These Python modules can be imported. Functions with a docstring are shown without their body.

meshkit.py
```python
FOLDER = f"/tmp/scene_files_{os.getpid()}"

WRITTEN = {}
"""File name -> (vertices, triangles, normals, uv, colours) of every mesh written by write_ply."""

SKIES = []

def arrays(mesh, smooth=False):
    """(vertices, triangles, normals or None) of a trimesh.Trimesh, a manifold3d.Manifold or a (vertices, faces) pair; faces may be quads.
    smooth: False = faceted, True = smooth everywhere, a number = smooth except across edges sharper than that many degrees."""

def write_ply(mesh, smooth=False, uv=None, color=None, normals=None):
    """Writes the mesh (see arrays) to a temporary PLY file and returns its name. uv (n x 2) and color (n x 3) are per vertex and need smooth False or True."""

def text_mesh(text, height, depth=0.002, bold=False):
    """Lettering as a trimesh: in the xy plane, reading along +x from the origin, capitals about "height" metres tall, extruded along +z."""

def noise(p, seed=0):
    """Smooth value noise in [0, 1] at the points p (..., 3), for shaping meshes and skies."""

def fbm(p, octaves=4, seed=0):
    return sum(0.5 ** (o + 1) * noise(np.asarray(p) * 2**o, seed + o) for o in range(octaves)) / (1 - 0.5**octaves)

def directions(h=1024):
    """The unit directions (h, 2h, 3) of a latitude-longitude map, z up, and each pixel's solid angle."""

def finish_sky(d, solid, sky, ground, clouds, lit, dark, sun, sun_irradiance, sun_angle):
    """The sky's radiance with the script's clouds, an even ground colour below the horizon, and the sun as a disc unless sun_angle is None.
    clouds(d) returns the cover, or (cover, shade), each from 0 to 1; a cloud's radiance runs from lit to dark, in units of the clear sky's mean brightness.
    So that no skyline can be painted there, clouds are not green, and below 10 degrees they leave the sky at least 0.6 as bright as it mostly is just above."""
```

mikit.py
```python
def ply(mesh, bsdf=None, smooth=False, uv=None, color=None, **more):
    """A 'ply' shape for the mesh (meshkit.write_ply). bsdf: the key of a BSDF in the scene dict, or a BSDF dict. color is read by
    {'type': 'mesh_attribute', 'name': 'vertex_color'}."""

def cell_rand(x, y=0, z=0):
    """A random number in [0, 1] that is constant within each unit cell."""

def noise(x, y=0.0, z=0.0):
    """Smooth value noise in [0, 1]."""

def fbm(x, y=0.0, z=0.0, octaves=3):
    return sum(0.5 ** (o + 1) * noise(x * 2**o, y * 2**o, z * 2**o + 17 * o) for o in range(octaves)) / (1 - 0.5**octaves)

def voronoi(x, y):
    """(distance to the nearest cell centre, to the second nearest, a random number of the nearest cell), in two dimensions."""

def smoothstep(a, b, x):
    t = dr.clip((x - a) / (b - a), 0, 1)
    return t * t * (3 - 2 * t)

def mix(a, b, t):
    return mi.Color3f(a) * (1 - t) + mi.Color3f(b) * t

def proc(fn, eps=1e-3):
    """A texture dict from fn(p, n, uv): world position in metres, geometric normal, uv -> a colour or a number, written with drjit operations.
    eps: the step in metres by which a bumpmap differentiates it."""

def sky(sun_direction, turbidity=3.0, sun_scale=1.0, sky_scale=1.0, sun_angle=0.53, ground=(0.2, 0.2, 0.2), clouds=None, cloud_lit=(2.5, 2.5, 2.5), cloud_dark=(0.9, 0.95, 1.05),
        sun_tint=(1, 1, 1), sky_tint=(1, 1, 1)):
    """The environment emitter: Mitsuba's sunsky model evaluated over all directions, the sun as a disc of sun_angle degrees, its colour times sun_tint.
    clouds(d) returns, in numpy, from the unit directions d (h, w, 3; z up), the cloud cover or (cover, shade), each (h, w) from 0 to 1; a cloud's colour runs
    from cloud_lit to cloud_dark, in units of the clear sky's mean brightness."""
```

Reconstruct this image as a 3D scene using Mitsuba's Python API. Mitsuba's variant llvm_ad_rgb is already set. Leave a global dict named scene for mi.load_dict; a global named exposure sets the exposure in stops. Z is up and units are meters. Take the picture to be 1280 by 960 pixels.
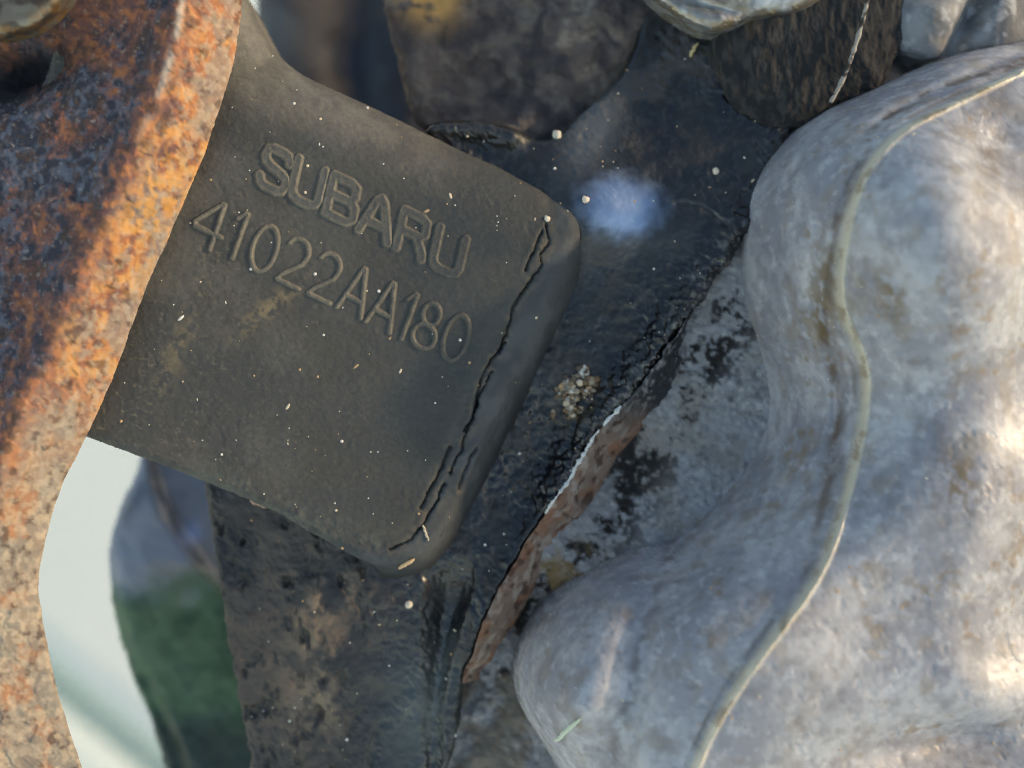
import math
import numpy as np, trimesh, shapely
from shapely.geometry import LineString, Polygon
from scipy.spatial import cKDTree
from scipy.interpolate import splprep, splev
import drjit as dr, mitsuba as mi
import mikit, meshkit

T = mi.ScalarTransform4f
scene, labels = {}, {}

# ------------------------------------------------------------------ camera, sky, sun, exposure
S = 0.00015                 # metres per unit: all modelling below is in units of 0.15 mm
D = 1800.0                  # camera distance from the face of the rubber mount, in units
PITCH = math.radians(55)    # the camera looks down by this angle
FOCUS = 1785.0
APERTURE = 28.0
exposure = 3.1
SUN = np.array([0.88, 0.30, 0.28])          # right, up, towards the camera
ca, sa = math.cos(PITCH), math.sin(PITCH)
R = np.array([[1, 0, 0], [0, sa, -ca], [0, ca, sa]])   # columns: right, up, back of the camera in the world


def world(p):
    return (np.asarray(p, float) * S) @ R.T


CAM = world([0, 0, D])
scene['camera'] = {'type': 'thinlens', 'fov': math.degrees(2 * math.atan(640 / D)), 'fov_axis': 'x',
                   'to_world': T().look_at(origin=CAM.tolist(), target=world([0, 0, 0]).tolist(), up=(R[:, 1]).tolist()),
                   'near_clip': 0.01, 'far_clip': 500.0, 'aperture_radius': APERTURE * S, 'focus_distance': FOCUS * S}
scene['sky'] = mikit.sky((R @ SUN).tolist(), turbidity=3, sun_scale=0.22, sky_scale=1.0, sun_angle=2.0, sun_tint=(1.0, 0.99, 0.96), sky_tint=(1.27, 1.04, 0.83))


# ------------------------------------------------------------------ helpers
def srgb(r, g, b):
    c = np.array([r, g, b]) / 255.0
    return np.where(c < 0.04045, c / 12.92, ((c + 0.055) / 1.055) ** 2.4)


def sm(a, b, x):
    t = np.clip((x - a) / (b - a), 0, 1)
    return t * t * (3 - 2 * t)


def N(p, scale, octaves=4, seed=0):
    return meshkit.fbm(np.asarray(p) / scale, octaves, seed)


def mixc(c, b, w):
    return c * (1 - w[:, None]) + np.asarray(b) * w[:, None]


def spline(pts, n=400, closed=False):
    p = np.array(pts, float)
    if closed:
        p = np.vstack([p, p[:1]])
    tck, _ = splprep(p.T, s=0, per=closed, k=min(3, len(p) - 1))
    return np.array(splev(np.linspace(0, 1, n), tck)).T


def dense(poly, step=2.0):
    p = np.asarray(poly, float)
    seg = np.linalg.norm(np.diff(p, axis=0), axis=1)
    s = np.r_[0, np.cumsum(seg)]
    t = np.arange(0, s[-1], step)
    return np.stack([np.interp(t, s, p[:, 0]), np.interp(t, s, p[:, 1])], 1)


def dist(x, y, pts, step=2.0):
    """distance from the points to an open polyline"""
    return cKDTree(dense(pts, step)).query(np.stack([x, y], 1))[0]


def sdist(x, y, pts, step=2.0):
    """signed distance to an open polyline: positive on its right side (seen along it, picture y down: to the left), and its arc position"""
    d = dense(pts, step)
    dd, i = cKDTree(d).query(np.stack([x, y], 1))
    tg = np.gradient(d, axis=0)[i]
    c = tg[:, 0] * (y - d[i, 1]) - tg[:, 1] * (x - d[i, 0])
    return dd * np.sign(-c), i * step


def gauss(x, y, cx, cy, sx, sy=None, ang=0.0):
    sy = sy or sx
    c, s = math.cos(ang), math.sin(ang)
    u, v = (x - cx) * c + (y - cy) * s, -(x - cx) * s + (y - cy) * c
    return np.exp(-(u / sx) ** 2 - (v / sy) ** 2)


def local(x, y, z, zref):
    """picture-plane units (x right, y down from the top left) at the object's own depth zref -> units round the picture centre"""
    k = (D - zref) / D
    return np.stack([(x - 640) * k, (480 - y) * k, z], -1)


def vnormals(v, f):
    n = np.zeros_like(v)
    fn = np.cross(v[f[:, 1]] - v[f[:, 0]], v[f[:, 2]] - v[f[:, 0]])
    for k in range(3):
        np.add.at(n, f[:, k], fn)
    return n / np.maximum(np.linalg.norm(n, axis=1, keepdims=True), 1e-12)


def relief(outline, z, step=2.0, r=10.0, wall=80.0, flare=0.0, zref=0.0, bump=None, box=(-170, -170, 1450, 1130)):
    """A solid seen from its front: the outline's face at height z(x, y, d), a rounded rim of radius r and a side wall going back.
    Returns local vertices, faces, and the plane coordinates, signed distance (positive outside) and vertex normals."""
    o = np.asarray(outline, float)
    poly = Polygon(o).buffer(0)
    x0, y0, x1, y1 = poly.bounds
    m = wall + 4 * step
    gx = np.arange(max(x0 - m, box[0]), min(x1 + m, box[2]) + step, step)
    gy = np.arange(max(y0 - m, box[1]), min(y1 + m, box[3]) + step, step)
    X, Y = np.meshgrid(gx, gy)
    h, w = X.shape
    x, y = X.ravel(), Y.ravel()
    ring = dense(np.vstack([o, o[:1]]), min(1.5, step))
    dd, i = cKDTree(ring).query(np.stack([x, y], 1))
    inside = shapely.contains_xy(poly, x, y)
    t = np.where(inside, -dd, dd)
    q = ring[i]
    out = (np.stack([x, y], 1) - q) * np.where(inside, -1, 1)[:, None] / np.maximum(dd, 1e-6)[:, None]
    rr = r(x, y) if callable(r) else np.full(len(x), float(r))
    a = np.clip((t + rr) / rr, 0, math.pi / 2)
    tail = np.maximum(0, t - rr * (math.pi / 2 - 1))
    fl = flare(q[:, 0], q[:, 1]) if callable(flare) else flare
    off = np.where(t < -rr, t, -rr + rr * np.sin(a) + fl * tail)
    drop = rr * (1 - np.cos(a)) + tail
    xy = np.where((t < -rr)[:, None], np.stack([x, y], 1), q + out * off[:, None])
    d = np.maximum(-off, 0)
    zz = z(xy[:, 0], xy[:, 1], d) - drop
    idx = np.arange(h * w).reshape(h, w)
    quad = np.stack([idx[:-1, :-1], idx[1:, :-1], idx[1:, 1:], idx[:-1, 1:]], -1).reshape(-1, 4)
    quad = quad[(t[quad] < wall).all(1)]
    f = np.vstack([quad[:, [0, 1, 2]], quad[:, [0, 2, 3]]])
    used = np.unique(f)
    re = np.full(h * w, -1); re[used] = np.arange(len(used))
    f = re[f]
    v = local(xy[used, 0], xy[used, 1], zz[used], zref)
    n = vnormals(v, f)
    info = dict(x=xy[used, 0], y=xy[used, 1], d=d[used], t=t[used], drop=drop[used])
    if bump is not None:
        P = np.stack([info['x'], info['y'], v[:, 2]], 1)
        v = v + n * bump(P, info)[:, None]
        n = vnormals(v, f)
    info.update(v=v, f=f, n=n, p=np.stack([info['x'], info['y'], v[:, 2]], 1))
    return info


def put(key, mesh, bsdf, label=None, cat=None, group=None, kind=None, color=None, smooth=True, normals_=None, **more):
    """one entry of the scene; mesh = (local vertices, faces)"""
    name, n = key, 0
    while name in scene:
        n += 1
        name = f'{key}_{n:03d}'
    v, f = mesh
    if normals_ is None:
        scene[name] = mikit.ply((world(v), f), bsdf, smooth=smooth, color=color, **more)
    else:      # normals of the whole surface, so that no crease shows between two parts of it
        path = meshkit.write_ply((world(v), f), False, None, color, normals=np.asarray(normals_) @ R.T)
        scene[name] = {'type': 'ply', 'filename': path, 'face_normals': False, 'bsdf': {'type': 'ref', 'id': bsdf}}
    tag(name, label, cat, group, kind)
    return name


def tag(name, label=None, cat=None, group=None, kind=None):
    e = {k: s for k, s in (('label', label), ('category', cat), ('group', group), ('kind', kind)) if s}
    if e:
        labels[name] = e


def tube(pts, rad, sides=8):
    p = np.asarray(pts, float)
    tg = np.gradient(p, axis=0); tg /= np.linalg.norm(tg, axis=1, keepdims=True)
    a = np.cross(tg, [0, 0, 1.0]); a /= np.maximum(np.linalg.norm(a, axis=1, keepdims=True), 1e-9)
    b = np.cross(tg, a)
    ang = np.arange(sides) * 2 * math.pi / sides
    rad = np.broadcast_to(rad, (len(p),))
    v = p[:, None] + rad[:, None, None] * (np.cos(ang)[None, :, None] * a[:, None] + np.sin(ang)[None, :, None] * b[:, None])
    n = len(p)
    i, j = np.meshgrid(np.arange(n - 1), np.arange(sides), indexing='ij')
    q = np.stack([i * sides + j, i * sides + (j + 1) % sides, (i + 1) * sides + (j + 1) % sides, (i + 1) * sides + j], -1).reshape(-1, 4)
    v = np.vstack([v.reshape(-1, 3), p[:1], p[-1:]])
    f = [q[:, [0, 1, 2]], q[:, [0, 2, 3]]]
    k = np.arange(sides)
    f.append(np.stack([k * 0 + n * sides, (k + 1) % sides, k], 1))
    f.append(np.stack([k * 0 + n * sides + 1, (n - 1) * sides + k, (n - 1) * sides + (k + 1) % sides], 1))
    return v, np.vstack(f)[:, ::-1]


# ------------------------------------------------------------------ materials
VC = {'type': 'mesh_attribute', 'name': 'vertex_color'}


def mat(name, rough, metallic=0.0, spec=0.5, color=None, clear=0.0, clear_gloss=0.6, relief=None):
    b = {'type': 'principled', 'base_color': VC if color is None else {'type': 'rgb', 'value': [float(c) for c in color]}, 'roughness': rough, 'metallic': metallic, 'specular': spec}
    if clear:
        b |= {'clearcoat': clear, 'clearcoat_gloss': clear_gloss}
    if relief:
        b = {'type': 'bumpmap', 'arbitrary': mikit.proc(relief, 4e-5), 'scale': 1.0, 'bsdf': b}
    scene[name] = {'type': 'twosided', 'bsdf': b}


def px(p):
    return p / S


def patchy(lo, hi, scale):
    def fn(p, n, uv):
        q = px(p) / scale
        return lo + (hi - lo) * mikit.smoothstep(0.38, 0.62, mikit.fbm(q.x, q.y, q.z, 3))
    return mikit.proc(fn)


def grain(p, n, uv):
    q = px(p) / 3.0
    return 0.5 * S * mikit.fbm(q.x, q.y, q.z, 2)


def crumble(p, n, uv):
    q = px(p) / 5.0
    return 1.4 * S * mikit.fbm(q.x, q.y, q.z, 3)


mat('rust', 0.85, 0.0, 0.3, relief=crumble)
mat('rubber', patchy(0.5, 0.8, 60.0), 0.0, 0.4, relief=grain)
RT = [[float(v) for v in r] for r in R.T]


def plate_rough(p, n, uv):
    """oily and smooth on the upper plate, dry and caked on the lower left flange"""
    q = px(p)
    X = 640 + q.x * 0.962
    Y = 480 - (RT[1][0] * q.x + RT[1][1] * q.y + RT[1][2] * q.z) * 0.962
    f = mikit.smoothstep(0.36, 0.64, mikit.fbm(q.x / 22, q.y / 22, q.z / 22, 4))
    dry = mikit.smoothstep(520, 400, X + 40 * (f - 0.5)) * mikit.smoothstep(590, 650, Y)
    sheen = dr.exp(-dr.square((X - 790) / 100) - dr.square((Y - 265) / 65))
    r = 0.22 + 0.34 * f
    r = r * (1 - sheen) + 0.16 * sheen
    return r * (1 - dry) + 0.62 * dry




def sky_sheen(p, n, uv):
    """metallic patch on the swelling, painted in to stand for a sky reflection"""
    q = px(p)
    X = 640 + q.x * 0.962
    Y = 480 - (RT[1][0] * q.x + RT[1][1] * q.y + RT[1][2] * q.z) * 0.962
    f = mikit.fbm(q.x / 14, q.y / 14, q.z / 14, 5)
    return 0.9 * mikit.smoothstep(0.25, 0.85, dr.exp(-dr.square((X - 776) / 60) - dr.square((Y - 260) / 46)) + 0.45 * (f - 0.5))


mat('oily_black', mikit.proc(plate_rough), mikit.proc(sky_sheen), 0.75, clear=0.35, clear_gloss=0.8)
mat('old_paint', patchy(0.35, 0.6, 40.0), 0.0, 0.6)
mat('tar', patchy(0.2, 0.5, 12.0), 0.0, 0.9)
mat('dirt', 0.9, 0.0, 0.2)
mat('cast_metal', patchy(0.48, 0.66, 40.0), 0.2, 0.45)
mat('dull_cast', 0.7, 0.1, 0.4)
mat('bare_metal', 0.35, 0.7, 0.5)
mat('sand', 0.7, 0.0, 0.4)
mat('concrete', 0.9, 0.0, 0.2)


# ------------------------------------------------------------------ the ground
def slab(p, n, uv):
    f = mikit.fbm(p.x * 3, p.y * 3, 0.0, 4)
    return mikit.mix((0.72, 0.78, 0.71), (0.80, 0.83, 0.77), mikit.smoothstep(0.35, 0.65, f))


scene['pale_concrete'] = {'type': 'twosided', 'bsdf': {'type': 'principled', 'base_color': mikit.proc(slab), 'roughness': 0.9}}
GZ = -0.42


def floor_at(x, y):
    """the point of the floor that lies below a place of the picture plane"""
    a = world(local(np.array(x), np.array(y), 0.0, 0))
    d_ = a - CAM
    return CAM + d_ * ((GZ - CAM[2]) / d_[2])


ga, gb, gc = floor_at(60.0, 812.0), floor_at(200.0, 925.0), floor_at(60.0, 870.0)
gt = (gb - ga)[:2] / np.linalg.norm((gb - ga)[:2])
gn = np.array([-gt[1], gt[0]])
gw = abs((gc - ga)[:2] @ gn)
if (gc - ga)[:2] @ gn < 0:
    gn = -gn
offs, hs = np.array([-90, -0.01, 0, 0.2 * gw, 0.8 * gw, gw, gw + 0.01, 90]), np.array([0, 0, -0.003, -0.022, -0.022, -0.003, 0, 0])  # added groove, shaped so that its shade draws a band on the floor
gv = np.array([[*(ga[:2] + gt * k + gn * o), GZ + hh] for k in (-90, 90) for o, hh in zip(offs, hs)])
gf = np.array([[i, i + 1, i + 9, i + 8] for i in range(7)])
scene['ground'] = mikit.ply((gv, gf), 'pale_concrete')
labels['ground'] = {'label': 'pale concrete floor with a groove added for its shaded band, far below, out of focus', 'kind': 'structure'}

# ------------------------------------------------------------------ rusted bracket on the left
RUST_EDGE = spline([(303, -170), (303, -60), (300, 0), (292, 60), (272, 130), (243, 215), (205, 302), (165, 400), (126, 500), (94, 565), (68, 625), (50, 690), (45, 740), (54, 800), (66, 855), (80, 905), (97, 960), (125, 1060), (140, 1130)], 300)
rs = np.random.RandomState(4)
RUST_EDGE[:, 0] += 2 * (meshkit.fbm(np.c_[np.arange(300) / 9.0, np.zeros(300), np.zeros(300)], 3, 5) - 0.5) * 2
RUST_OUT = np.vstack([RUST_EDGE, [(-300, 1130), (-300, -170)]])
BEND = spline([(246, -170), (243, -40), (236, 40), (215, 115), (180, 200), (148, 275), (112, 355), (70, 450), (32, 540), (2, 620), (-30, 700), (-55, 800), (-70, 1000), (-80, 1130)], 200)


def rust_u(x, y):
    s, _ = sdist(x, y, BEND)
    e = dist(x, y, RUST_EDGE)
    return s, np.where(s > 0, s / (s + e + 1e-6), 0)


def rust_z(x, y, d):
    s, u = rust_u(x, y)
    z = 82 + 0.27 * np.minimum(s, 0) + 10 * sm(-60, 0, s) - 10 * sm(-10, 30, s) - 42 * u ** 1.2
    z -= 45 * gauss(x, y, 20, 85, 75, 40, -0.35) + 10 * gauss(x, y, 120, 20, 40)
    z += 10 * (N(np.c_[x, y, 0 * x], 90, 3, 2) - 0.5)
    return z


def rust_bump(P, i):
    s, u = rust_u(i['x'], i['y'])
    a = N(P, 16, 4, 1) - 0.5
    flakes = sm(0.5, 0.56, N(P, 26, 3, 8))
    k = 0.15 + 0.85 * sm(2, 40, i['d'])
    return k * (4.0 * a + 2.2 * flakes + 1.8 * (N(P, 8, 3, 9) - 0.5)) + 1.2 * (N(P, 4, 2, 3) - 0.5)


g = relief(RUST_OUT, rust_z, 1.6, 5, 34, -0.5, 45, rust_bump, (-60, -60, 1450, 1020))
P = g['p']; s, u = rust_u(g['x'], g['y'])
n1, n2, n3, n4 = N(P, 55, 5, 11), N(P, 24, 5, 12), N(P, 9, 3, 13), N(P, 3.5, 2, 14)
low = sm(420, 640, g['y'])
n0 = N(P, 2.6, 2, 10)
c = np.tile(srgb(68, 67, 75), (len(P), 1))
c = mixc(c, srgb(120, 122, 134), sm(0.40, 0.66, n3) * 0.75)
c = mixc(c, srgb(50, 47, 52), sm(0.52, 0.66, n2) * 0.7)
amt = n1 * 0.5 + n2 * 0.35 + n3 * 0.15 + 0.20 * sm(-45, 45, s) * (1 - 0.3 * low) - 0.035
c = mixc(c, srgb(132, 92, 82), sm(0.40, 0.52, amt + 0.12 * (n0 - 0.5)) * 0.9)
c = mixc(c, srgb(168, 110, 78), sm(0.49, 0.60, amt + 0.3 * (n3 - 0.5) + 0.1 * (n0 - 0.5)) * 0.9)
c = mixc(c, srgb(192, 128, 84), sm(0.60, 0.74, amt + 0.35 * (n3 - 0.5) + 0.15 * (n0 - 0.5)))
rimm = sm(-10, 35, s)
c = mixc(c, srgb(212, 154, 92), rimm * sm(0.50, 0.66, n2 + 0.3 * (n3 - 0.5)) * (1 - 0.6 * low))
c = mixc(c, srgb(148, 138, 126), rimm * sm(0.46, 0.58, N(P, 38, 4, 17) + 0.15 * (n3 - 0.5)) * (0.65 + 0.25 * low))
c = mixc(c, srgb(152, 141, 126), low * rimm * 0.85)
c = mixc(c, srgb(180, 122, 82), low * sm(0.54, 0.68, N(P, 30, 4, 19) + 0.2 * (n3 - 0.5)) * 0.7)
c = mixc(c, srgb(92, 72, 62), sm(0.54, 0.68, N(P, 13, 4, 21)) * 0.7)
c = mixc(c, srgb(206, 184, 154), low * rimm * sm(0.52, 0.66, N(P, 10, 4, 24)) * 0.6)
c = mixc(c, srgb(206, 190, 172), sm(0.68, 0.8, N(P, 5, 2, 23)) * 0.3)
c = mixc(c, srgb(202, 182, 156), rimm * sm(0.44, 0.66, N(P, 7, 3, 25)) * 0.45)
c = mixc(c, srgb(224, 160, 76), rimm * gauss(g['x'], g['y'], 185, 260, 60, 80, 0.3) * sm(0.4, 0.6, n3) * 0.7)
c = mixc(c, srgb(222, 200, 178), np.exp(-((s + 2) / 4) ** 2) * sm(0.46, 0.6, n2) * sm(220, 80, g['y']) * 0.8)
c = mixc(c, srgb(22, 22, 28), np.clip(gauss(g['x'], g['y'], 15, 85, 75, 34, -0.35) * 1.2, 0, 1) * sm(0.35, 0.5, n2 + 0.1))  # near-black paint adds shade to the recess under the bolt
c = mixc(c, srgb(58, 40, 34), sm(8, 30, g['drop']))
col_rust = c
face = (s[g['f']].mean(1) < 0) & (g['drop'][g['f']].max(1) < 30)
for part, sel, lab in (('face', face, 'dark blue grey flat face with rust blotches'), ('rim', ~face, 'bright orange rusted rim')):
    f = g['f'][sel]; us = np.unique(f); re = np.full(len(P), -1); re[us] = np.arange(len(us))
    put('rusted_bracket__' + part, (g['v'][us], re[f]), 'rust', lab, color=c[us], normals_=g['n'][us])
tag('rusted_bracket', 'heavily rusted steel bracket with orange rim, overlapping the rubber block on the left', 'bracket')

# flanged bolt at the top left corner
ang = np.linspace(0, 2 * math.pi, 120, endpoint=False)


def disc(cx, cy, rad, wob=0.0, seed=0):
    k = 1 + wob * (meshkit.fbm(np.c_[np.cos(ang) * 2, np.sin(ang) * 2, ang * 0 + seed], 3, seed) - 0.5)
    return np.c_[cx + rad * k * np.cos(ang), cy + rad * k * np.sin(ang)]


g = relief(disc(0, -52, 98, 0.06, 3), lambda x, y, d: 118 + 14 * sm(0, 90, d), 2, 12, 40, 0, 100, lambda P, i: 3 * (N(P, 14, 3, 5) - 0.5))
c = np.tile(srgb(140, 132, 118), (len(g['p']), 1))
c = mixc(c, srgb(92, 84, 76), sm(0.45, 0.6, N(g['p'], 20, 4, 6)))
c = mixc(c, srgb(160, 120, 70), sm(20, 0, g['d']) * sm(0.4, 0.6, N(g['p'], 12, 3, 7)) * 0.6)
put('flange_bolt__flange', (g['v'], g['f']), 'bare_metal', color=c)
hexa = np.c_[0 + 62 * np.cos(np.arange(6) * math.pi / 3), -62 + 62 * np.sin(np.arange(6) * math.pi / 3)]
g = relief(hexa, lambda x, y, d: 185 + 0 * x, 3, 8, 70, 0, 120)
put('flange_bolt__head', (g['v'], g['f']), 'bare_metal', color=np.tile(srgb(130, 124, 114), (len(g['p']), 1)))
tag('flange_bolt', 'grey steel flange bolt in the top left corner above the rusted bracket', 'bolt')

# ------------------------------------------------------------------ rubber mount with raised lettering
BODY_TOP = spline([(120, -170), (250, -90), (303, -8), (345, 62), (420, 105), (500, 142), (590, 185), (655, 218), (688, 246)], 120)
EDGE = spline([(676, 150), (690, 215), (692, 262), (684, 300), (655, 365), (612, 452), (572, 545), (538, 622), (514, 664), (488, 682), (450, 682), (400, 660)], 200)   # where the block ends and its lip begins
LIP_OUT = spline([(676, 231), (704, 250), (724, 272), (727, 300), (716, 340), (692, 392), (648, 482), (610, 560), (574, 632), (544, 684), (510, 712), (472, 712), (430, 694), (385, 668)], 160)
BODY = np.vstack([BODY_TOP[:-14], LIP_OUT, spline([(350, 646), (245, 600), (160, 567), (110, 548), (40, 522)], 80), [(-60, 400), (60, 100)]])
CRACK = spline([(690, 262), (684, 300), (668, 345), (645, 378), (630, 420), (612, 466), (590, 518), (574, 562), (556, 602), (535, 645), (512, 676), (486, 690)], 240)
CRACK[:, 0] += 10 * (meshkit.fbm(np.c_[np.arange(240) / 9.0, np.zeros(240), np.zeros(240)], 4, 15) - 0.5)
CRACKS = [CRACK[8:96], CRACK[108:178], CRACK[184:240], spline([(632, 428), (612, 452), (598, 487), (589, 522), (580, 540)], 60), spline([(678, 285), (666, 318), (656, 338)], 30),
          spline([(562, 560), (546, 596), (524, 636)], 40), spline([(596, 560), (580, 590), (572, 612)], 30)]


def lip_s(x, y):
    """distance beyond the block's edge, on the lip side"""
    s_, k = sdist(x, y, EDGE)
    s_ = -s_ if s_[np.argmin((x - 300) ** 2 + (y - 400) ** 2)] > 0 else s_
    return np.where(s_ > 0, s_ * sm(365, 440, x), s_)


def body_plane(x, y):
    return -6 - 0.045 * (x - 400) - 0.02 * (y - 350)


def body_z(x, y, d):
    e = np.clip(1 - dist(x, y, BODY_TOP) / 80, 0, 1)
    return body_plane(x, y) + 5 * (N(np.c_[x, y, 0 * x], 160, 2, 31) - 0.5) - 46 * e ** 2 * sm(690, 560, x) - 22 * e ** 2 * sm(560, 690, x)


def body_r(x, y):
    return 14 + 0 * x


def body_flare(x, y):
    return 0.85 * sm(30, 8, dist(x, y, LIP_OUT[10:-25]))


def block_z(x, y, d):
    s_ = lip_s(x, y)
    o = np.maximum(s_, 0)
    return body_z(x, y, d) - 3.0 * sm(-16, 3, s_) * sm(365, 440, x) + 3.5 * np.exp(-((s_ - 24) / 14) ** 2) * sm(365, 440, x) - 0.10 * o - 0.004 * o ** 2


def body_bump(P, i):
    edge = sm(40, 0, dist(i['x'], i['y'], [(280, 610), (470, 690)])) * (N(P, 7, 4, 41) - 0.5) * 4
    x, y = i['x'], i['y']
    b = 1.6 * (N(P, 6, 3, 33) - 0.5) + 1.2 * (N(P, 50, 2, 34) - 0.5) + edge
    for k, cr in enumerate(CRACKS):
        dc = dist(x + 7 * (N(P, 13, 3, 45) - 0.5), y + 7 * (N(P, 13, 3, 46) - 0.5), cr, 1.0)
        wd = 0.3 + 1.7 * N(P, 20, 2, 60 + k)
        b += -6 * np.exp(-(dc / wd) ** 2) + 1.2 * np.exp(-((dc - 6) / 4) ** 2)
    return b


g = relief(BODY, block_z, 1.5, body_r, 110, body_flare, 0, body_bump, (60, -60, 860, 830))
P = g['p']; x, y = g['x'], g['y']
c = np.tile(srgb(79, 77, 73), (len(P), 1))
c = mixc(c, srgb(66, 67, 66), sm(380, 620, x) * 0.8)
dust = sm(0.40, 0.72, N(P, 70, 6, 35) + 0.25 * (N(P, 4, 2, 36) - 0.5)) * (0.3 + 0.7 * sm(520, 200, x))
c = mixc(c, srgb(112, 107, 98), dust * 0.5)
topd = sm(110, 20, (y - (60 + 0.52 * (x - 345))) * 0.88)
c = mixc(c, srgb(118, 112, 102), topd * (0.35 + 0.5 * sm(0.4, 0.6, N(P, 28, 4, 37))) * sm(640, 420, x))  # top edge painted paler, as if lit from above
c = mixc(c, srgb(140, 128, 106), sm(0.62, 0.8, N(P, 3.5, 3, 38)) * sm(520, 150, x) * 0.5)
c = mixc(c, srgb(140, 124, 96), gauss(x, y, 335, 385, 50, 12, -0.65) * sm(0.45, 0.6, N(P, 8, 3, 39)) * 0.8 + gauss(x, y, 220, 440, 14, 60, 0.35) * 0.5 * sm(0.4, 0.6, N(P, 10, 3, 40)))
c = mixc(c, srgb(98, 98, 88), sm(45, 0, dist(x, y, [(250, 605), (470, 690)])) * sm(0.42, 0.58, N(P, 9, 4, 42)) * 0.7)
c = c * (0.78 + 0.44 * N(P, 2.4, 2, 43))[:, None]
craze = (1 - sm(0, 0.018, np.abs(N(P, 20, 3, 44) - 0.5))) * sm(75, 25, dist(x, y, RUST_EDGE)) * sm(380, 450, y)
c = mixc(c, srgb(140, 130, 106), craze * 0.6)
ls = lip_s(x, y)
on_lip = sm(-2, 10, ls) * sm(365, 440, x) * (g['drop'] < 60)
grey = np.tile(srgb(72, 74, 75), (len(P), 1))
grey = mixc(grey, srgb(90, 92, 92), sm(0.40, 0.62, N(P, 34, 3, 53)) * 0.7)
c = c * (1 - on_lip[:, None]) + grey * on_lip[:, None]
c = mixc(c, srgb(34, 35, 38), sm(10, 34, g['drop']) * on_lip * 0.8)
c = mixc(c, srgb(84, 84, 80), np.exp(-((ls + 9) / 8) ** 2) * 0.3)
P0 = np.stack([x, y, P[:, 2]], 1)
cd = np.min([dist(x + 7 * (N(P0, 13, 3, 45) - 0.5), y + 7 * (N(P0, 13, 3, 46) - 0.5), k, 1.0) for k in CRACKS], axis=0)
c = mixc(c, srgb(118, 106, 90), np.exp(-(cd / 9) ** 2) * sm(0.52, 0.62, N(P, 12, 3, 54)) * 0.5)
c = mixc(c, srgb(8, 8, 8), np.exp(-(cd / 1.2) ** 2) * sm(0.30, 0.5, N(P, 16, 2, 55)))
lipf = (ls[g['f']].mean(1) > 0) & (g['x'][g['f']].mean(1) > 380)
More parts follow.
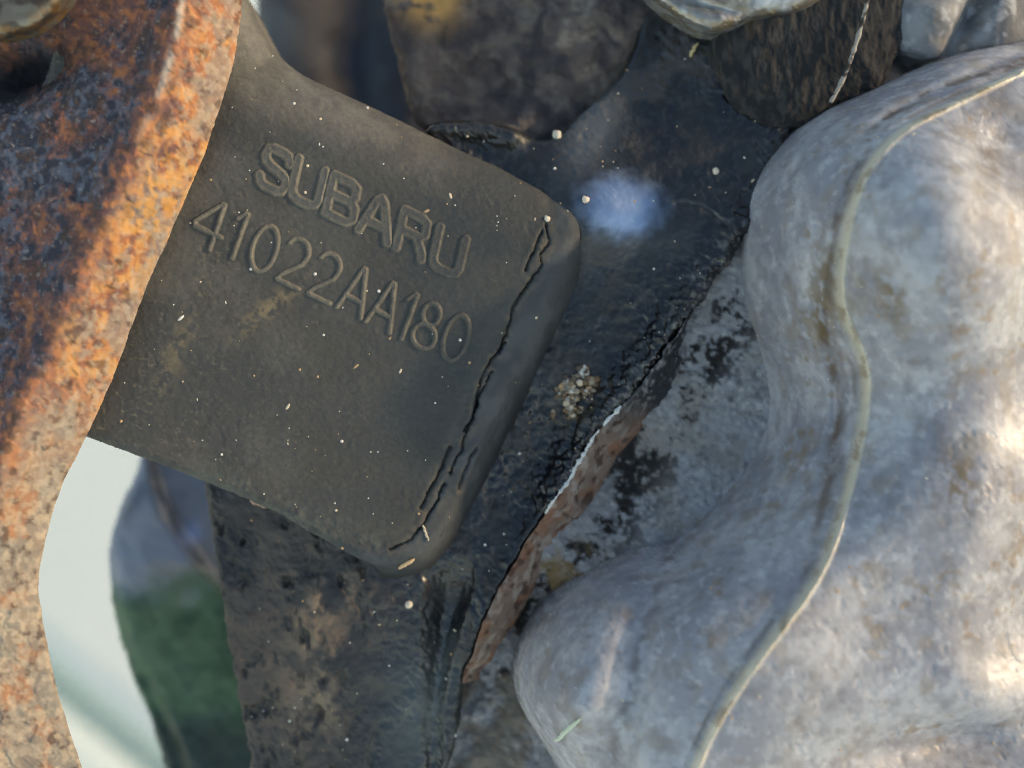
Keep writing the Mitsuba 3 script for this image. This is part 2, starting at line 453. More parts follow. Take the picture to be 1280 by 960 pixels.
for part, sel, lab in (('body', ~lipf, None), ('lip', lipf, 'smooth grey cracked lip along the right side of the block')):
    f = g['f'][sel]; us = np.unique(f); re = np.full(len(P), -1); re[us] = np.arange(len(us))
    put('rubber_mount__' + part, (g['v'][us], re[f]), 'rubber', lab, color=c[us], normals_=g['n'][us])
BODY_G = LIP_G = g


# raised characters: strokes given on the baseline (a, in units) and up (b, in cap heights)
def arc(cx, cy, rx, ry, a0, a1, n=16):
    t = np.radians(np.linspace(a0, a1, n))
    return [(cx + rx * math.cos(k), cy + ry * math.sin(k)) for k in t]


WIDE = {'S': [[(35, .80)] + [(31, .96), (24, 1.0), (11, 1.0), (4, .93), (2, .76), (5, .62), (12, .55), (26, .47), (33, .40), (36, .24), (32, .07), (25, 0), (10, 0), (3, .05), (0, .2)]],
        'U': [[(0, 1), (0, .22), (3, .08), (10, 0), (25, 0), (33, .08), (36, .22), (36, 1)]],
        'B': [[(0, 0), (0, 1), (24, 1), (32, .92), (33, .7), (28, .54), (2, .54)], [(28, .54), (35, .42), (36, .14), (28, 0), (0, 0)]],
        'A': [[(-3, 0), (12, .9), (17, 1), (22, .9), (37, 0)], [(5, .32), (29, .32)]],
        'R': [[(0, 0), (0, 1), (24, 1), (32, .92), (33, .62), (27, .5), (2, .5)], [(22, .5), (34, .12), (35, 0)]]}
THIN = {'4': [[(0, 0), (0, 1), (-3, 1), (-29, .42), (-27, .34), (9, .34)]],
        '1': [[(-9, .84), (-2, 1.0), (1, 1.0), (0, 0)]],
        '0': [arc(0, .5, 15, .5, 0, 360, 40)],
        '2': [arc(12, .74, 14, .26, 160, -20) + [(22, .5), (3, .16), (-2, .03), (0, 0), (28, 0)]],
        'A': [[(-2, 0), (14, 1.0), (17, 1.0), (31, 0)], [(4, .32), (26, .32)]],
        '8': [arc(0, .76, 11, .24, 0, 360, 30), arc(0, .26, 15, .26, 0, 360, 34)]}
row1 = [('S', 322, 228), ('U', 362, 245), ('B', 406, 265), ('A', 450, 287), ('R', 494, 308), ('U', 538, 330)]
row2 = [('4', 262, 312), ('1', 290, 323), ('0', 321, 338), ('2', 347, 349), ('2', 386, 367), ('A', 422, 384), ('A', 458, 402), ('1', 501, 423), ('8', 524, 434), ('0', 560, 449)]
for glyphs, table, base, up, width, hgt, rad in ((row1, WIDE, (.9, .43), (11, -47), 12.4, 2.2, 3.4), (row2, THIN, (.903, .43), (19, -55), 5.4, 2.0, 2.2)):
    for ch, ox, oy in glyphs:
        shape = shapely.union_all([LineString([(ox + a * base[0] + b * up[0], oy + a * base[1] + b * up[1]) for a, b in st]).buffer(width / 2, cap_style='round', join_style='round') for st in table[ch]])
        rings = [np.array(shape.exterior.coords)]
        full = shapely.segmentize(shape, 1.0)
        ringpts = np.vstack([np.array(full.exterior.coords)] + [np.array(k.coords) for k in full.interiors])
        # a small height field over the character's bounding box, cut at its foot
        x0, y0, x1, y1 = shape.bounds
        X, Y = np.meshgrid(np.arange(x0 - 4, x1 + 4, 0.8), np.arange(y0 - 4, y1 + 4, 0.8))
        xx, yy = X.ravel(), Y.ravel()
        dd = cKDTree(ringpts).query(np.c_[xx, yy])[0]
        t = np.where(shapely.contains_xy(shape, xx, yy), -dd, dd)
        q = np.c_[xx, yy, 0 * xx]
        hh = hgt * sm(1.2, -rad, t) + 0.8 * np.exp(-((t + 1.6) / 1.4) ** 2) - 6 * sm(0.8, 3.0, t) + 1.2 * (N(q, 5, 3, 71) - 0.5)
        zz = body_z(xx, yy, 0) + hh + 0.6
        h, w = X.shape
        idx = np.arange(h * w).reshape(h, w)
        quad = np.stack([idx[:-1, :-1], idx[1:, :-1], idx[1:, 1:], idx[:-1, 1:]], -1).reshape(-1, 4)
        quad = quad[(t[quad] < 2.6).all(1)]
        f = np.vstack([quad[:, [0, 1, 2]], quad[:, [0, 2, 3]]])
        us = np.unique(f); re = np.full(h * w, -1); re[us] = np.arange(len(us))
        c = np.tile(srgb(98, 95, 89), (len(xx), 1))
        c = mixc(c, srgb(72, 72, 70), sm(380, 600, xx) * 0.8)
        c = c * (0.8 + 0.4 * N(q, 2.4, 2, 43))[:, None]
        c = mixc(c, srgb(136, 126, 108), np.exp(-((t + 1.3) / 1.6) ** 2) * (0.35 + 0.5 * sm(0.4, 0.6, N(q, 8, 3, 72))) * sm(660, 380, xx))  # pale outline painted on each stroke for its lit edges
        put('rubber_mount__character', (local(xx, yy, zz, 0)[us], re[f]), 'rubber', color=c[us])
tag('rubber_mount', 'dark rubber block with two rows of raised lettering, wedged behind the rusted bracket', 'rubber mount')

# ------------------------------------------------------------------ black oily bracket plate
CUT = spline([(1010, 60), (985, 170), (955, 245), (928, 300), (868, 382), (806, 470), (748, 540), (700, 614), (655, 682), (616, 752), (592, 812), (578, 850), (572, 900), (560, 960), (550, 1080)], 300)
CUT[:, 0] += 4 * (meshkit.fbm(np.c_[np.arange(300) / 5.0, np.zeros(300), np.zeros(300)], 3, 25) - 0.5) * 2
PLATE = np.vstack([CUT, [(480, 1130), (330, 1130)], spline([(322, 1040), (300, 950), (280, 830), (262, 700), (248, 600)], 40), [(330, 560), (440, 420), (520, 250)],
                   spline([(528, 166), (548, 152), (600, 150), (640, 158), (684, 172), (724, 142), (768, 100), (800, 40), (806, -60), (800, -170)], 80), [(1000, -170)]])


def plate_z(x, y, d):
    z = -72 + 0 * x
    z += 40 * gauss(x, y, 735, 262, 70, 62) + 10 * gauss(x, y, 850, 275, 50, 40)                                  # smooth swelling that mirrors the sky
    z -= 22 * sm(720, 960, y) + 30 * sm(430, 260, x) + 14 * gauss(x, y, 690, 560, 60, 90, 0.5)
    z += 12 * np.exp(-(dist(x, y, CUT[90:230]) / 16) ** 2) + 16 * np.exp(-((dist(x, y, CUT[66:168]) - 14) / 20) ** 2)
    z += 20 * np.exp(-(dist(x, y, [(545, 158), (600, 158), (640, 170)]) / 16) ** 2)
    z -= 60 * sm(260, -60, y) * sm(980, 800, x)
    z -= 3 * np.exp(-(dist(x, y, [(845, 255), (875, 258), (900, 275), (920, 300)], 1.0) / 4) ** 2)
    # step of the curled lower lip
    s, _ = sdist(x, y, [(600, 700), (578, 770), (560, 830), (548, 900), (545, 1130)])
    z -= 26 * sm(-8, 14, -s) * sm(690, 760, y) * sm(520, 560, x + 0 * y)
    return z + 8 * (N(np.c_[x, y, 0 * x], 70, 3, 81) - 0.5)


def plate_bump(P, i):
    x, y = i['x'], i['y']
    edge = np.exp(-(dist(x, y, CUT[60:170]) / 34) ** 2)
    rough = 0.15 + 0.85 * sm(0.40, 0.6, N(P, 60, 3, 82)) * (1 - 0.85 * gauss(x, y, 790, 260, 90, 70))
    low = sm(560, 380, x) * sm(620, 680, y)
    b = rough * 7 * (N(P, 9, 4, 83) - 0.5) + 15 * edge * (N(P, 8, 4, 84) - 0.5) + 1.5 * (N(P, 4, 2, 85) - 0.5)
    b += low * (14 * (N(P, 34, 4, 86) - 0.5) - 34 * np.maximum(N(P * [1.2, 0.7, 1], 17, 4, 87) - 0.55, 0))
    b += 14 * (N(P, 13, 4, 88) - 0.5) * gauss(x, y, 670, 570, 85, 120, 0.5)
    b *= 1 - 0.88 * gauss(x, y, 795, 265, 95, 55)
    return b


g = relief(PLATE, plate_z, 1.7, 8, 60, 0.05, -70, plate_bump, (200, -60, 1100, 1020))
P = g['p']; x, y = g['x'], g['y']
n2, n3 = N(P, 26, 4, 91), N(P, 8, 3, 92)
c = np.tile(srgb(17, 17, 20), (len(P), 1))
c = mixc(c, srgb(46, 46, 48), sm(0.50, 0.70, n3) * 0.6)
c = mixc(c, srgb(62, 57, 54), sm(0.5, 0.62, N(P, 50, 4, 93)) * sm(200, 120, y) * 0.8)
low = sm(580, 360, x + 0.25 * (y - 700)) * sm(600, 660, y)
c = mixc(c, srgb(72, 61, 53), low * sm(0.36, 0.54, N(P, 60, 4, 94)) * (0.6 + 0.6 * n3))
c = mixc(c, srgb(164, 138, 108), np.clip(gauss(x, y, 395, 850, 42, 90, 0.15) + gauss(x, y, 415, 745, 40, 18, -0.6), 0, 1) * sm(0.42, 0.62, n2 * 0.7 + n3 * 0.3) * 0.6)
c = mixc(c, srgb(14, 13, 13), low * sm(0.56, 0.66, N(P * [1.2, 0.7, 1], 17, 4, 87)) * 0.85)
c = mixc(c, srgb(94, 98, 94), gauss(x, y, 520, 900, 45, 90, 0.1) * 0.7 + np.exp(-(dist(x, y, [(566, 800), (548, 850), (540, 900)]) / 7) ** 2) * 0.5)
c = mixc(c, srgb(128, 124, 118), np.exp(-(dist(x, y, CUT[66:165]) / 26) ** 2) * sm(0.54, 0.70, n3) * 0.55)  # pale flecks paint glints along the crumbly upper edge
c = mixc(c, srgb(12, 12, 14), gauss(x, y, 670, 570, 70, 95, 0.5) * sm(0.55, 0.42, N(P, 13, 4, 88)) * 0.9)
c = mixc(c, srgb(140, 158, 188), sm(0.25, 0.85, gauss(x, y, 776, 260, 60, 46) + 0.4 * (N(P, 14, 5, 95) - 0.5)))  # bluish colour of the painted sky reflection
c = mixc(c, srgb(96, 84, 66), np.clip(gauss(x, y, 716, 496, 30, 38, 0.3), 0, 1) * sm(0.42, 0.58, n3) * 0.8)
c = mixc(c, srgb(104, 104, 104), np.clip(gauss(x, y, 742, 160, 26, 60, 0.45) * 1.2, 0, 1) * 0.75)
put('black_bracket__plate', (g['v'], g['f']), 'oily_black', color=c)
PLATE_G = g

# the cut edge of the plate: a rough brown band below the corner
cl = dense(CUT[95:][CUT[95:, 1] < 858], 1.8)
nn = np.stack([-np.gradient(cl, axis=0)[:, 1], np.gradient(cl, axis=0)[:, 0]], 1)
nn /= np.linalg.norm(nn, axis=1, keepdims=True)
nn *= np.sign((nn @ [0.8, 0.6]))[:, None]
w_ = np.linspace(0, 1, 34)
wid = 38 * sm(0, 60, np.arange(len(cl)) * 1.0) * (1 - 0.55 * sm(len(cl) - 70, len(cl), np.arange(len(cl)) * 1.0)) + 4
prof_o = np.array([0, 2, 6] + list(np.linspace(10, 46, 27)) + [49, 51, 51.5, 51.5]) / 51.5
prof_z = np.array([2, 3, 1] + list(np.linspace(-2, -34, 27)) + [-38, -46, -60, -110])
xy = cl[:, None] + nn[:, None] * (prof_o[None, :, None] * wid[:, None, None])
zc = plate_z(cl[:, 0], cl[:, 1], 0)[:, None] - 3 + prof_z[None]
v = local(xy[..., 0], xy[..., 1], zc, -80).reshape(-1, 3)
h, w = zc.shape
idx = np.arange(h * w).reshape(h, w)
quad = np.stack([idx[:-1, :-1], idx[1:, :-1], idx[1:, 1:], idx[:-1, 1:]], -1).reshape(-1, 4)
f = np.vstack([quad[:, [0, 1, 2]], quad[:, [0, 2, 3]]])
n = vnormals(v, f)
if n[:, 2].mean() < 0:
    f, n = f[:, ::-1], -n
P = np.c_[xy.reshape(-1, 2), v[:, 2]]
tarry = sm(560, 490, P[:, 1] + 20 * (N(P, 20, 3, 101) - 0.5))
v = v + n * ((2.6 * (N(P, 12, 4, 102) - 0.5) + 1.2 * (N(P, 4, 2, 103) - 0.5)) * (1 + 1.6 * tarry))[:, None]
c = np.tile(srgb(144, 122, 108), (len(P), 1))
c = mixc(c, srgb(182, 166, 152), sm(0.5, 0.62, N(P, 14, 4, 104)) * 0.75)
c = mixc(c, srgb(150, 104, 76), sm(0.5, 0.62, N(P, 22, 4, 105)) * 0.7)
c = mixc(c, srgb(80, 58, 50), sm(0.54, 0.64, N(P, 10, 3, 106)) * 0.8)
c = mixc(c, srgb(32, 32, 34), tarry)
c = mixc(c, srgb(150, 146, 140), tarry * sm(0.56, 0.7, N(P, 7, 3, 107)) * 0.6)  # glints on the tar, put into its colour
for part, sel, m_, lab in (('cut_edge', tarry[f].mean(1) < 0.5, 'dirt', 'bare brown rusty cut edge of the plate'), ('tar_bead', tarry[f].mean(1) >= 0.5, 'tar', 'crumbly black tar along the upper cut edge')):
    ff = f[sel]; us = np.unique(ff); re = np.full(len(v), -1); re[us] = np.arange(len(us))
    put('black_bracket__' + part, (v[us], re[ff]), m_, lab, color=c[us])
# chipped bright line of bare metal along the corner
ln = dense(CUT[134:182], 2.0)
for k, (a, b) in enumerate(((0, 18), (20, 84))):
    seg = ln[a:b]
    if len(seg) > 4:
        zz = plate_z(seg[:, 0], seg[:, 1], 0) + 0.6
        nz_ = [meshkit.fbm(np.c_[np.arange(len(seg)) / q_, np.zeros((len(seg), 2))], 3, 7 + k) - 0.5 for q_ in (1.7, 2.3)]
        rad = np.maximum(2.4 + 5.0 * nz_[0], 0.5) * np.sin(np.linspace(0.15, 3.0, len(seg))) ** 0.4
        seg = seg + np.c_[3.0 * nz_[1], -2.0 * nz_[1]]
        v, f = tube(local(seg[:, 0], seg[:, 1], zz, -70), rad, 8)
        put('black_bracket__chipped_corner', (v, f), 'dirt', 'bare white chipped line along the corner of the cut edge', color=np.tile(srgb(232, 228, 220), (len(v), 1)))
tag('black_bracket', 'oily black steel bracket plate with a rusty cut edge, right of the rubber block', 'bracket')

def at_depth(p, z):
    return np.array([640, 480]) + (p - np.array([640, 480])) * (D - z) / D


# ------------------------------------------------------------------ big aluminium casting on the right, nearest the camera
CAST_EDGE = spline([(1600, -60), (1400, -20), (1280, 18), (1180, 60), (1090, 100), (1015, 138), (964, 190), (936, 255), (932, 330), (948, 410), (962, 490), (944, 566), (905, 626), (858, 664), (800, 688), (742, 716), (692, 752), (656, 800), (640, 846), (646, 892), (668, 932), (694, 975), (730, 1130)], 400)
CAST_EDGE = at_depth(CAST_EDGE, -20)
CAST = np.vstack([CAST_EDGE, [(1600, 1130)]])
BEAD = spline([(1450, 0), (1280, 84), (1200, 124), (1135, 160), (1090, 205), (1064, 265), (1054, 330), (1060, 388), (1084, 440), (1096, 500), (1086, 560), (1062, 632), (1020, 716), (962, 790), (912, 862), (882, 920), (864, 968), (840, 1130)], 300)
SEAM = spline([(1400, -10), (1200, 95), (1110, 150), (1072, 205), (1045, 275), (1034, 350), (1040, 410), (1056, 470), (1062, 530), (1046, 600), (1008, 690), (960, 760), (905, 840)], 200)
BEAD, SEAM = at_depth(BEAD, 118), at_depth(SEAM, 95)
CREASE = spline([(872, 650), (840, 700), (806, 760), (782, 830), (764, 900), (755, 1000)], 80)


def cast_z(x, y, d):
    W = 190 - 60 * sm(600, 760, y)
    u = np.clip(d / W, 0, 1)
    z = -150 + 270 * np.sqrt(np.maximum(1 - (1 - u) ** 2, 0))
    X, Y = 640 + (x - 640) / 0.94, 480 + (y - 480) / 0.94
    z += 40 * gauss(X, Y, 1150, 290, 120, 130) - 46 * gauss(X, Y, 1150, 500, 170, 90, -0.3) - 30 * gauss(X, Y, 985, 545, 60, 90, 0.2)
    z += 26 * gauss(X, Y, 960, 820, 120, 100, -0.9)
    z -= 30 * np.exp(-(dist(x, y, CREASE) / 30) ** 2)
    sb, _ = sdist(x, y, BEAD)
    z += 9 * sm(-6, 8, sb) - 4 * np.exp(-(dist(x, y, SEAM, 1.0) / 6) ** 2) * sm(900, 760, y) + (7 + 5 * N(np.c_[x, y, 0 * x], 14, 3, 143)) * np.exp(-(np.abs(sb) / 4.4) ** 3) - 5 * np.exp(-((sb + 26) / 6) ** 2) * sm(700, 560, y) + 3.0 * np.exp(-((sb + 15) / 4) ** 2)
    z += 30 * gauss(X, Y, 1180, 420, 90, 240) - 40 * gauss(X, Y, 1250, 185, 60, 70, 0.3) - 60 * gauss(X, Y, 1230, 935, 150, 40, -0.1)
    crest = np.interp(Y, np.arange(-400, 1500, 20), np.convolve(np.interp(np.arange(-500, 1600, 20), [0, 100, 250, 450, 600, 680, 780, 860, 910, 960], [1190, 1225, 1230, 1205, 1225, 1195, 1150, 1130, 1240, 1350]), np.ones(11) / 11, 'valid')[:95])
    q = X - crest
    return z - 0.5 * (np.sqrt(np.maximum(q, 0) ** 2 + 40 ** 2) - 40)


def cast_bump(P, i):
    return 2.0 * (N(P, 70, 2, 111) - 0.5) + 1.0 * (N(P, 5, 3, 112) - 0.5) - 0.7 * sm(0.62, 0.7, N(P, 12, 3, 113))


g = relief(CAST, cast_z, 1.8, 4, 60, 0.0, 0, cast_bump, (560, -100, 1500, 1060))
P = g['p']; x, y = g['x'], g['y']


def alu(P, seed, lightc=(196, 194, 197), darkc=(154, 152, 159), stain=0.26):
    c = np.tile(srgb(*darkc), (len(P), 1))
    c = mixc(c, srgb(*lightc), sm(0.34, 0.66, N(P, 60, 5, seed) * 0.7 + N(P, 14, 4, seed + 5) * 0.3))
    c = mixc(c, srgb(214, 212, 213), sm(0.54, 0.70, N(P, 11, 4, seed + 1)) * 0.45)
    c = mixc(c, srgb(112, 106, 104), sm(0.54, 0.70, N(P, 17, 4, seed + 2)) * stain)
    c = mixc(c, srgb(150, 128, 92), sm(0.56, 0.72, N(P, 26, 4, seed + 3)) * stain)
    return c


c = alu(P, 120, (192, 189, 190), (156, 154, 160), 0.3)
c = mixc(c, srgb(136, 133, 136), sm(0.5, 0.68, N(P, 8, 4, 145)) * 0.3)
c = mixc(c, srgb(146, 120, 84), sm(0.60, 0.72, N(P, 15, 4, 146)) * sm(0.45, 0.6, N(P, 90, 3, 147)) * 0.5)
sd = dist(x, y, SEAM, 1.0)
c = mixc(c, srgb(92, 70, 48), np.exp(-(sd / 6) ** 2) * sm(0.40, 0.62, N(P, 22, 4, 131)) * sm(760, 560, y) * 0.75)
c = mixc(c, srgb(128, 104, 62), np.clip(gauss(x, y, 1075, 377, 14, 34, -0.4) + gauss(x, y, 1015, 385, 22, 60) + gauss(x, y, 1155, 593, 24, 40), 0, 1) * sm(0.4, 0.55, N(P, 12, 3, 132)) * 0.75)
c = mixc(c, srgb(90, 74, 66), np.exp(-(dist(x, y, CREASE) / 8) ** 2) * sm(0.42, 0.6, N(P, 20, 3, 133)) * 0.5)
c = mixc(c, srgb(60, 58, 60), sm(18, 0, g['d']) * sm(600, 640, y) * sm(0.4, 0.6, N(P, 10, 3, 134)) * 0.6)
c = mixc(c, srgb(104, 88, 74), gauss(x, y, 1205, 192, 20, 62, 0.35) * sm(0.34, 0.56, N(P, 24, 4, 144)) * 0.7)  # brown tone paints shade into the upper right hollow
sb, _ = sdist(x, y, BEAD)
ridge = np.exp(-(np.abs(sb) / (3.4 + 2.6 * N(P, 16, 3, 140))) ** 3)
c = mixc(c, srgb(224, 212, 186), ridge * 0.9)
c = mixc(c, srgb(150, 122, 86), ridge * sm(0.54, 0.66, N(P, 18, 4, 141)) * 0.6)
c = mixc(c, srgb(98, 84, 70), np.exp(-((sb + 10) / 3) ** 2) * sm(0.42, 0.6, N(P, 30, 3, 142)) * 0.55)
on_bead = (np.abs(sb[g['f']].mean(1)) < 6.5)
for part, sel, lab in (('body', ~on_bead, None), ('parting_line', on_bead, 'thin raised pale ridge curving over the casting')):
    f = g['f'][sel]; us = np.unique(f); re = np.full(len(P), -1); re[us] = np.arange(len(us))
    put('aluminium_casting__' + part, (g['v'][us], re[f]), 'cast_metal', lab, color=c[us], normals_=g['n'][us])
CAST_G = g
tag('aluminium_casting', 'large rounded grey aluminium casting with a raised bead, nearest on the right', 'casting')

# ------------------------------------------------------------------ rough grey casting behind the black plate
REAR = np.vstack([spline([(1010, 240), (1100, 300), (1130, 500), (1050, 760), (900, 980), (820, 1130)], 60), [(560, 1130)], spline([(540, 960), (560, 800), (640, 640), (720, 500), (820, 360), (930, 250)], 60)])


def rear_z(x, y, d):
    return -88 + 14 * (N(np.c_[x, y, 0 * x], 80, 3, 151) - 0.5) - 40 * sm(690, 760, y) - 22 * gauss(x, y, 775, 590, 45, 60, 0.6)


def rear_bump(P, i):
    x, y = i['x'], i['y']
    a = np.clip(gauss(x, y, 765, 600, 60, 110, 0.6) + sm(640, 720, y), 0, 1)
    return 7 * (N(P, 6, 4, 152) - 0.5) + 8 * (N(P, 34, 3, 160) - 0.5) + a * 22 * (N(P, 26, 4, 153) - 0.5)


g = relief(REAR, rear_z, 2.0, 10, 60, 0.2, -170, rear_bump, (500, 180, 1150, 1060))
P = g['p']; x, y = g['x'], g['y']
c = np.tile(srgb(160, 157, 156), (len(P), 1))
c = mixc(c, srgb(164, 162, 164), sm(0.42, 0.6, N(P, 30, 4, 154)) * 0.8)
c = mixc(c, srgb(122, 119, 119), sm(0.5, 0.66, N(P, 5, 3, 149)) * 0.7)
c = mixc(c, srgb(196, 192, 186), sm(0.60, 0.72, N(P, 6, 3, 155)) * 0.7)
c = mixc(c, srgb(140, 130, 116), sm(0.5, 0.64, N(P, 50, 4, 150)) * 0.5)
wet = np.clip(np.exp(-(dist(x, y, [(960, 330), (880, 430), (800, 560), (750, 640), (690, 720), (640, 830)]) / 55) ** 2) * 1.1, 0, 1)
c = mixc(c, srgb(34, 30, 27), wet * sm(0.48, 0.58, N(P, 26, 6, 156) * 0.65 + 0.35 * N(P, 5, 3, 159)))
c = mixc(c, srgb(150, 124, 86), sm(0.5, 0.6, N(P, 24, 4, 157)) * gauss(x, y, 690, 725, 50, 60, 0.5) * 0.9)
c = mixc(c, srgb(120, 106, 88), sm(760, 860, y) * sm(0.42, 0.6, N(P, 34, 4, 158)) * 0.8)
put('rear_casting', (g['v'], g['f']), 'dull_cast', 'rough dull grey casting with black tar stains, showing behind the rusty cut edge', 'casting', color=c)

# ------------------------------------------------------------------ behind the top of the block
CROSS = np.vstack([spline([(476, -170), (484, 0), (500, 70), (516, 130), (560, 190)], 40), [(700, 320), (860, 320)], spline([(850, 140), (822, 60), (830, -170)], 30)])


def cross_z(x, y, d):
    return -135 + 30 * (N(np.c_[x, y, 0 * x], 90, 3, 161) - 0.5) + 26 * gauss(x, y, 720, 60, 60, 70) - 30 * gauss(x, y, 600, 120, 50, 30)


g = relief(CROSS, cross_z, 2.0, 18, 110, 0.0, -200, lambda P, i: 26 * (N(P, 22, 4, 162) - 0.5) + 4 * (N(P, 7, 3, 163) - 0.5), (420, -100, 900, 360))
P = g['p']; x, y = g['x'], g['y']
c = np.tile(srgb(108, 96, 90), (len(P), 1))
c = mixc(c, srgb(150, 136, 122), sm(0.42, 0.66, N(P, 16, 6, 164)) * (0.4 + 0.6 * gauss(x, y, 720, 60, 70, 90)))
c = mixc(c, srgb(54, 52, 60), sm(0.44, 0.70, N(P, 30, 6, 165)) * 0.7)
c = mixc(c, srgb(204, 156, 96), np.clip(gauss(x, y, 540, 6, 30, 34, -0.5) * 1.8, 0, 1) * sm(0.22, 0.42, N(P, 20, 3, 166)))
c = mixc(c, srgb(120, 100, 84), gauss(x, y, 500, 100, 10, 40, -0.3) * 0.7)
put('crossmember', (g['v'], g['f']), 'dirt', 'rough brown mud caked crossmember behind the top edge of the rubber block', 'crossmember', color=c)

# dark subframe far behind everything
SUB = np.array([(318, -500), (318, 60), (330, 430), (700, 620), (1150, 620), (1150, -500)], float)


def sub_z(x, y, d):
    return -470 + 14 * np.sin((x - 330) / 24.0) * sm(560, 480, x) + 10 * (N(np.c_[x, y, 0 * x], 60, 2, 171) - 0.5)


g = relief(SUB, sub_z, 6.0, 20, 90, 0.0, -470, None, (260, -500, 1700, 1400))
P = g['p']; x, y = g['x'], g['y']
c = np.tile(srgb(38, 42, 54), (len(P), 1))
c = mixc(c, srgb(112, 110, 108), gauss(x, y, 352, 20, 30, 80) * 0.8)
c = mixc(c, srgb(64, 58, 58), sm(0.5, 0.62, N(P, 70, 3, 172)) * 0.6)
put('subframe', (g['v'], g['f']), 'old_paint', 'dark blue black subframe, blurred far behind the top left of the rubber block', 'subframe', color=c)

# blurred arm below the block
ARM = np.vstack([spline([(182, 540), (160, 600), (138, 660), (134, 720), (142, 780), (162, 850), (186, 905), (202, 965), (210, 1130)], 80), [(360, 1130)], spline([(340, 900), (300, 540)], 4)])


def arm_z(x, y, d):
    s, _ = sdist(x, y, [(185, 575), (205, 640), (240, 690), (262, 720)])
    return -330 - 26 * sm(-6, 8, s) + 20 * gauss(x, y, 200, 700, 60, 90) - 12 * np.exp(-(dist(x, y, [(178, 845), (215, 930), (240, 1010)]) / 9) ** 2)


g = relief(ARM, arm_z, 3.0, 26, 70, 0.0, -330, lambda P, i: 14 * (N(P, 40, 3, 181) - 0.5), (80, 480, 420, 1060))
P = g['p']; x, y = g['x'], g['y']
c = np.tile(srgb(132, 138, 154), (len(P), 1))
c = mixc(c, srgb(150, 146, 146), sm(0.42, 0.62, N(P, 40, 4, 182)) * gauss(x, y, 215, 690, 60, 45, 0.4))
c = mixc(c, srgb(48, 54, 74), np.exp(-(dist(x, y, [(186, 575), (198, 615), (226, 668), (250, 705)]) / 5) ** 2) * 0.8 + 0.6 * gauss(x, y, 165, 632, 9, 34, 0.5))  # dark paint for the shade in the crease and at the left edge
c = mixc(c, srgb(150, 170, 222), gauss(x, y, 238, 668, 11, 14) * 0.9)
c = mixc(c, srgb(78, 104, 74), sm(700, 760, y + 70 * (N(P, 40, 3, 183) - 0.5)))
c = mixc(c, srgb(48, 74, 52), sm(0.42, 0.62, N(P, 26, 4, 185)) * sm(720, 760, y) * 0.7)
c = mixc(c, srgb(28, 42, 36), sm(870, 930, y + 50 * (N(P, 40, 3, 184) - 0.5)) * 0.9)
put('curved_arm', (g['v'], g['f']), 'old_paint', 'blurred metal arm, blue grey above and green below, under the rubber block', 'arm', color=c)

# ------------------------------------------------------------------ top right: lug, boot, wire, fitting
LUG = np.vstack([spline([(800, -60), (818, -4), (840, 14), (870, 32), (895, 38), (930, 26), (985, 16), (1030, -4), (1050, -60)], 60), [(1050, -170), (790, -170)]])
g = relief(LUG, lambda x, y, d: -20 + 20 * sm(0, 60, d) - 14 * gauss(x, y, 880, 5, 40, 10, 0.3), 1.8, 12, 60, 0.0, -30, lambda P, i: 5 * (N(P, 18, 4, 191) - 0.5))
c = alu(g['p'], 192, (206, 204, 198), (110, 108, 106))
c = mixc(c, srgb(150, 128, 90), sm(14, 3, g['d']) * sm(0.42, 0.58, N(g['p'], 14, 3, 196)) * 0.7)
put('aluminium_lug', (g['v'], g['f']), 'bare_metal', 'bright wavy aluminium lug cut off by the top of the picture', 'lug', color=c)

BOOT = np.vstack([spline([(880, -60), (893, 30), (902, 100), (930, 140), (985, 158), (1040, 130)], 60), spline([(1100, 110), (1130, 50), (1140, -60)], 20), [(1140, -170), (880, -170)]])


def boot_bump(P, i):
    q = P * [1.0, 0.35, 1.0]
    return 11 * (N(q, 8, 5, 201) - 0.5) + 6 * (N(P, 22, 3, 202) - 0.5)


g = relief(BOOT, lambda x, y, d: -62 + 20 * sm(0, 60, d), 1.6, 14, 70, 0.1, -60, boot_bump)
P = g['p']; q = P * [1.0, 0.35, 1.0]
c = np.tile(srgb(46, 47, 49), (len(P), 1))
c = mixc(c, srgb(84, 80, 77), sm(0.42, 0.7, N(q, 6, 5, 203)) * 0.6)
c = mixc(c, srgb(120, 98, 76), gauss(g['x'], g['y'], 930, 70, 26, 50) * sm(0.48, 0.6, N(q, 12, 4, 204)) * 0.4)
put('rubber_boot', (g['v'], g['f']), 'dirt', 'cracked black rubber boot with vertical flaking grain under the aluminium lug', 'boot', color=c)

wp = spline([(1038, 128), (1056, 92), (1068, 58), (1078, 24), (1090, -30), (1098, -90)], 90)
k = np.arange(len(wp))
rad = 2.6 + 2.2 * (meshkit.fbm(np.c_[k / 2.5, k * 0, k * 0], 3, 8) - 0.4)
v, f = tube(local(wp[:, 0], wp[:, 1], -30 + 6 * np.sin(k / 20), -30), rad, 8)
c = mixc(np.tile(srgb(176, 168, 156), (len(v), 1)), srgb(70, 66, 62), sm(0.5, 0.6, N(v, 9, 3, 211)))
put('frayed_wire', (v, f), 'dirt', 'thin pale dirty wire running up to the top edge beside the black boot', 'wire', color=c)

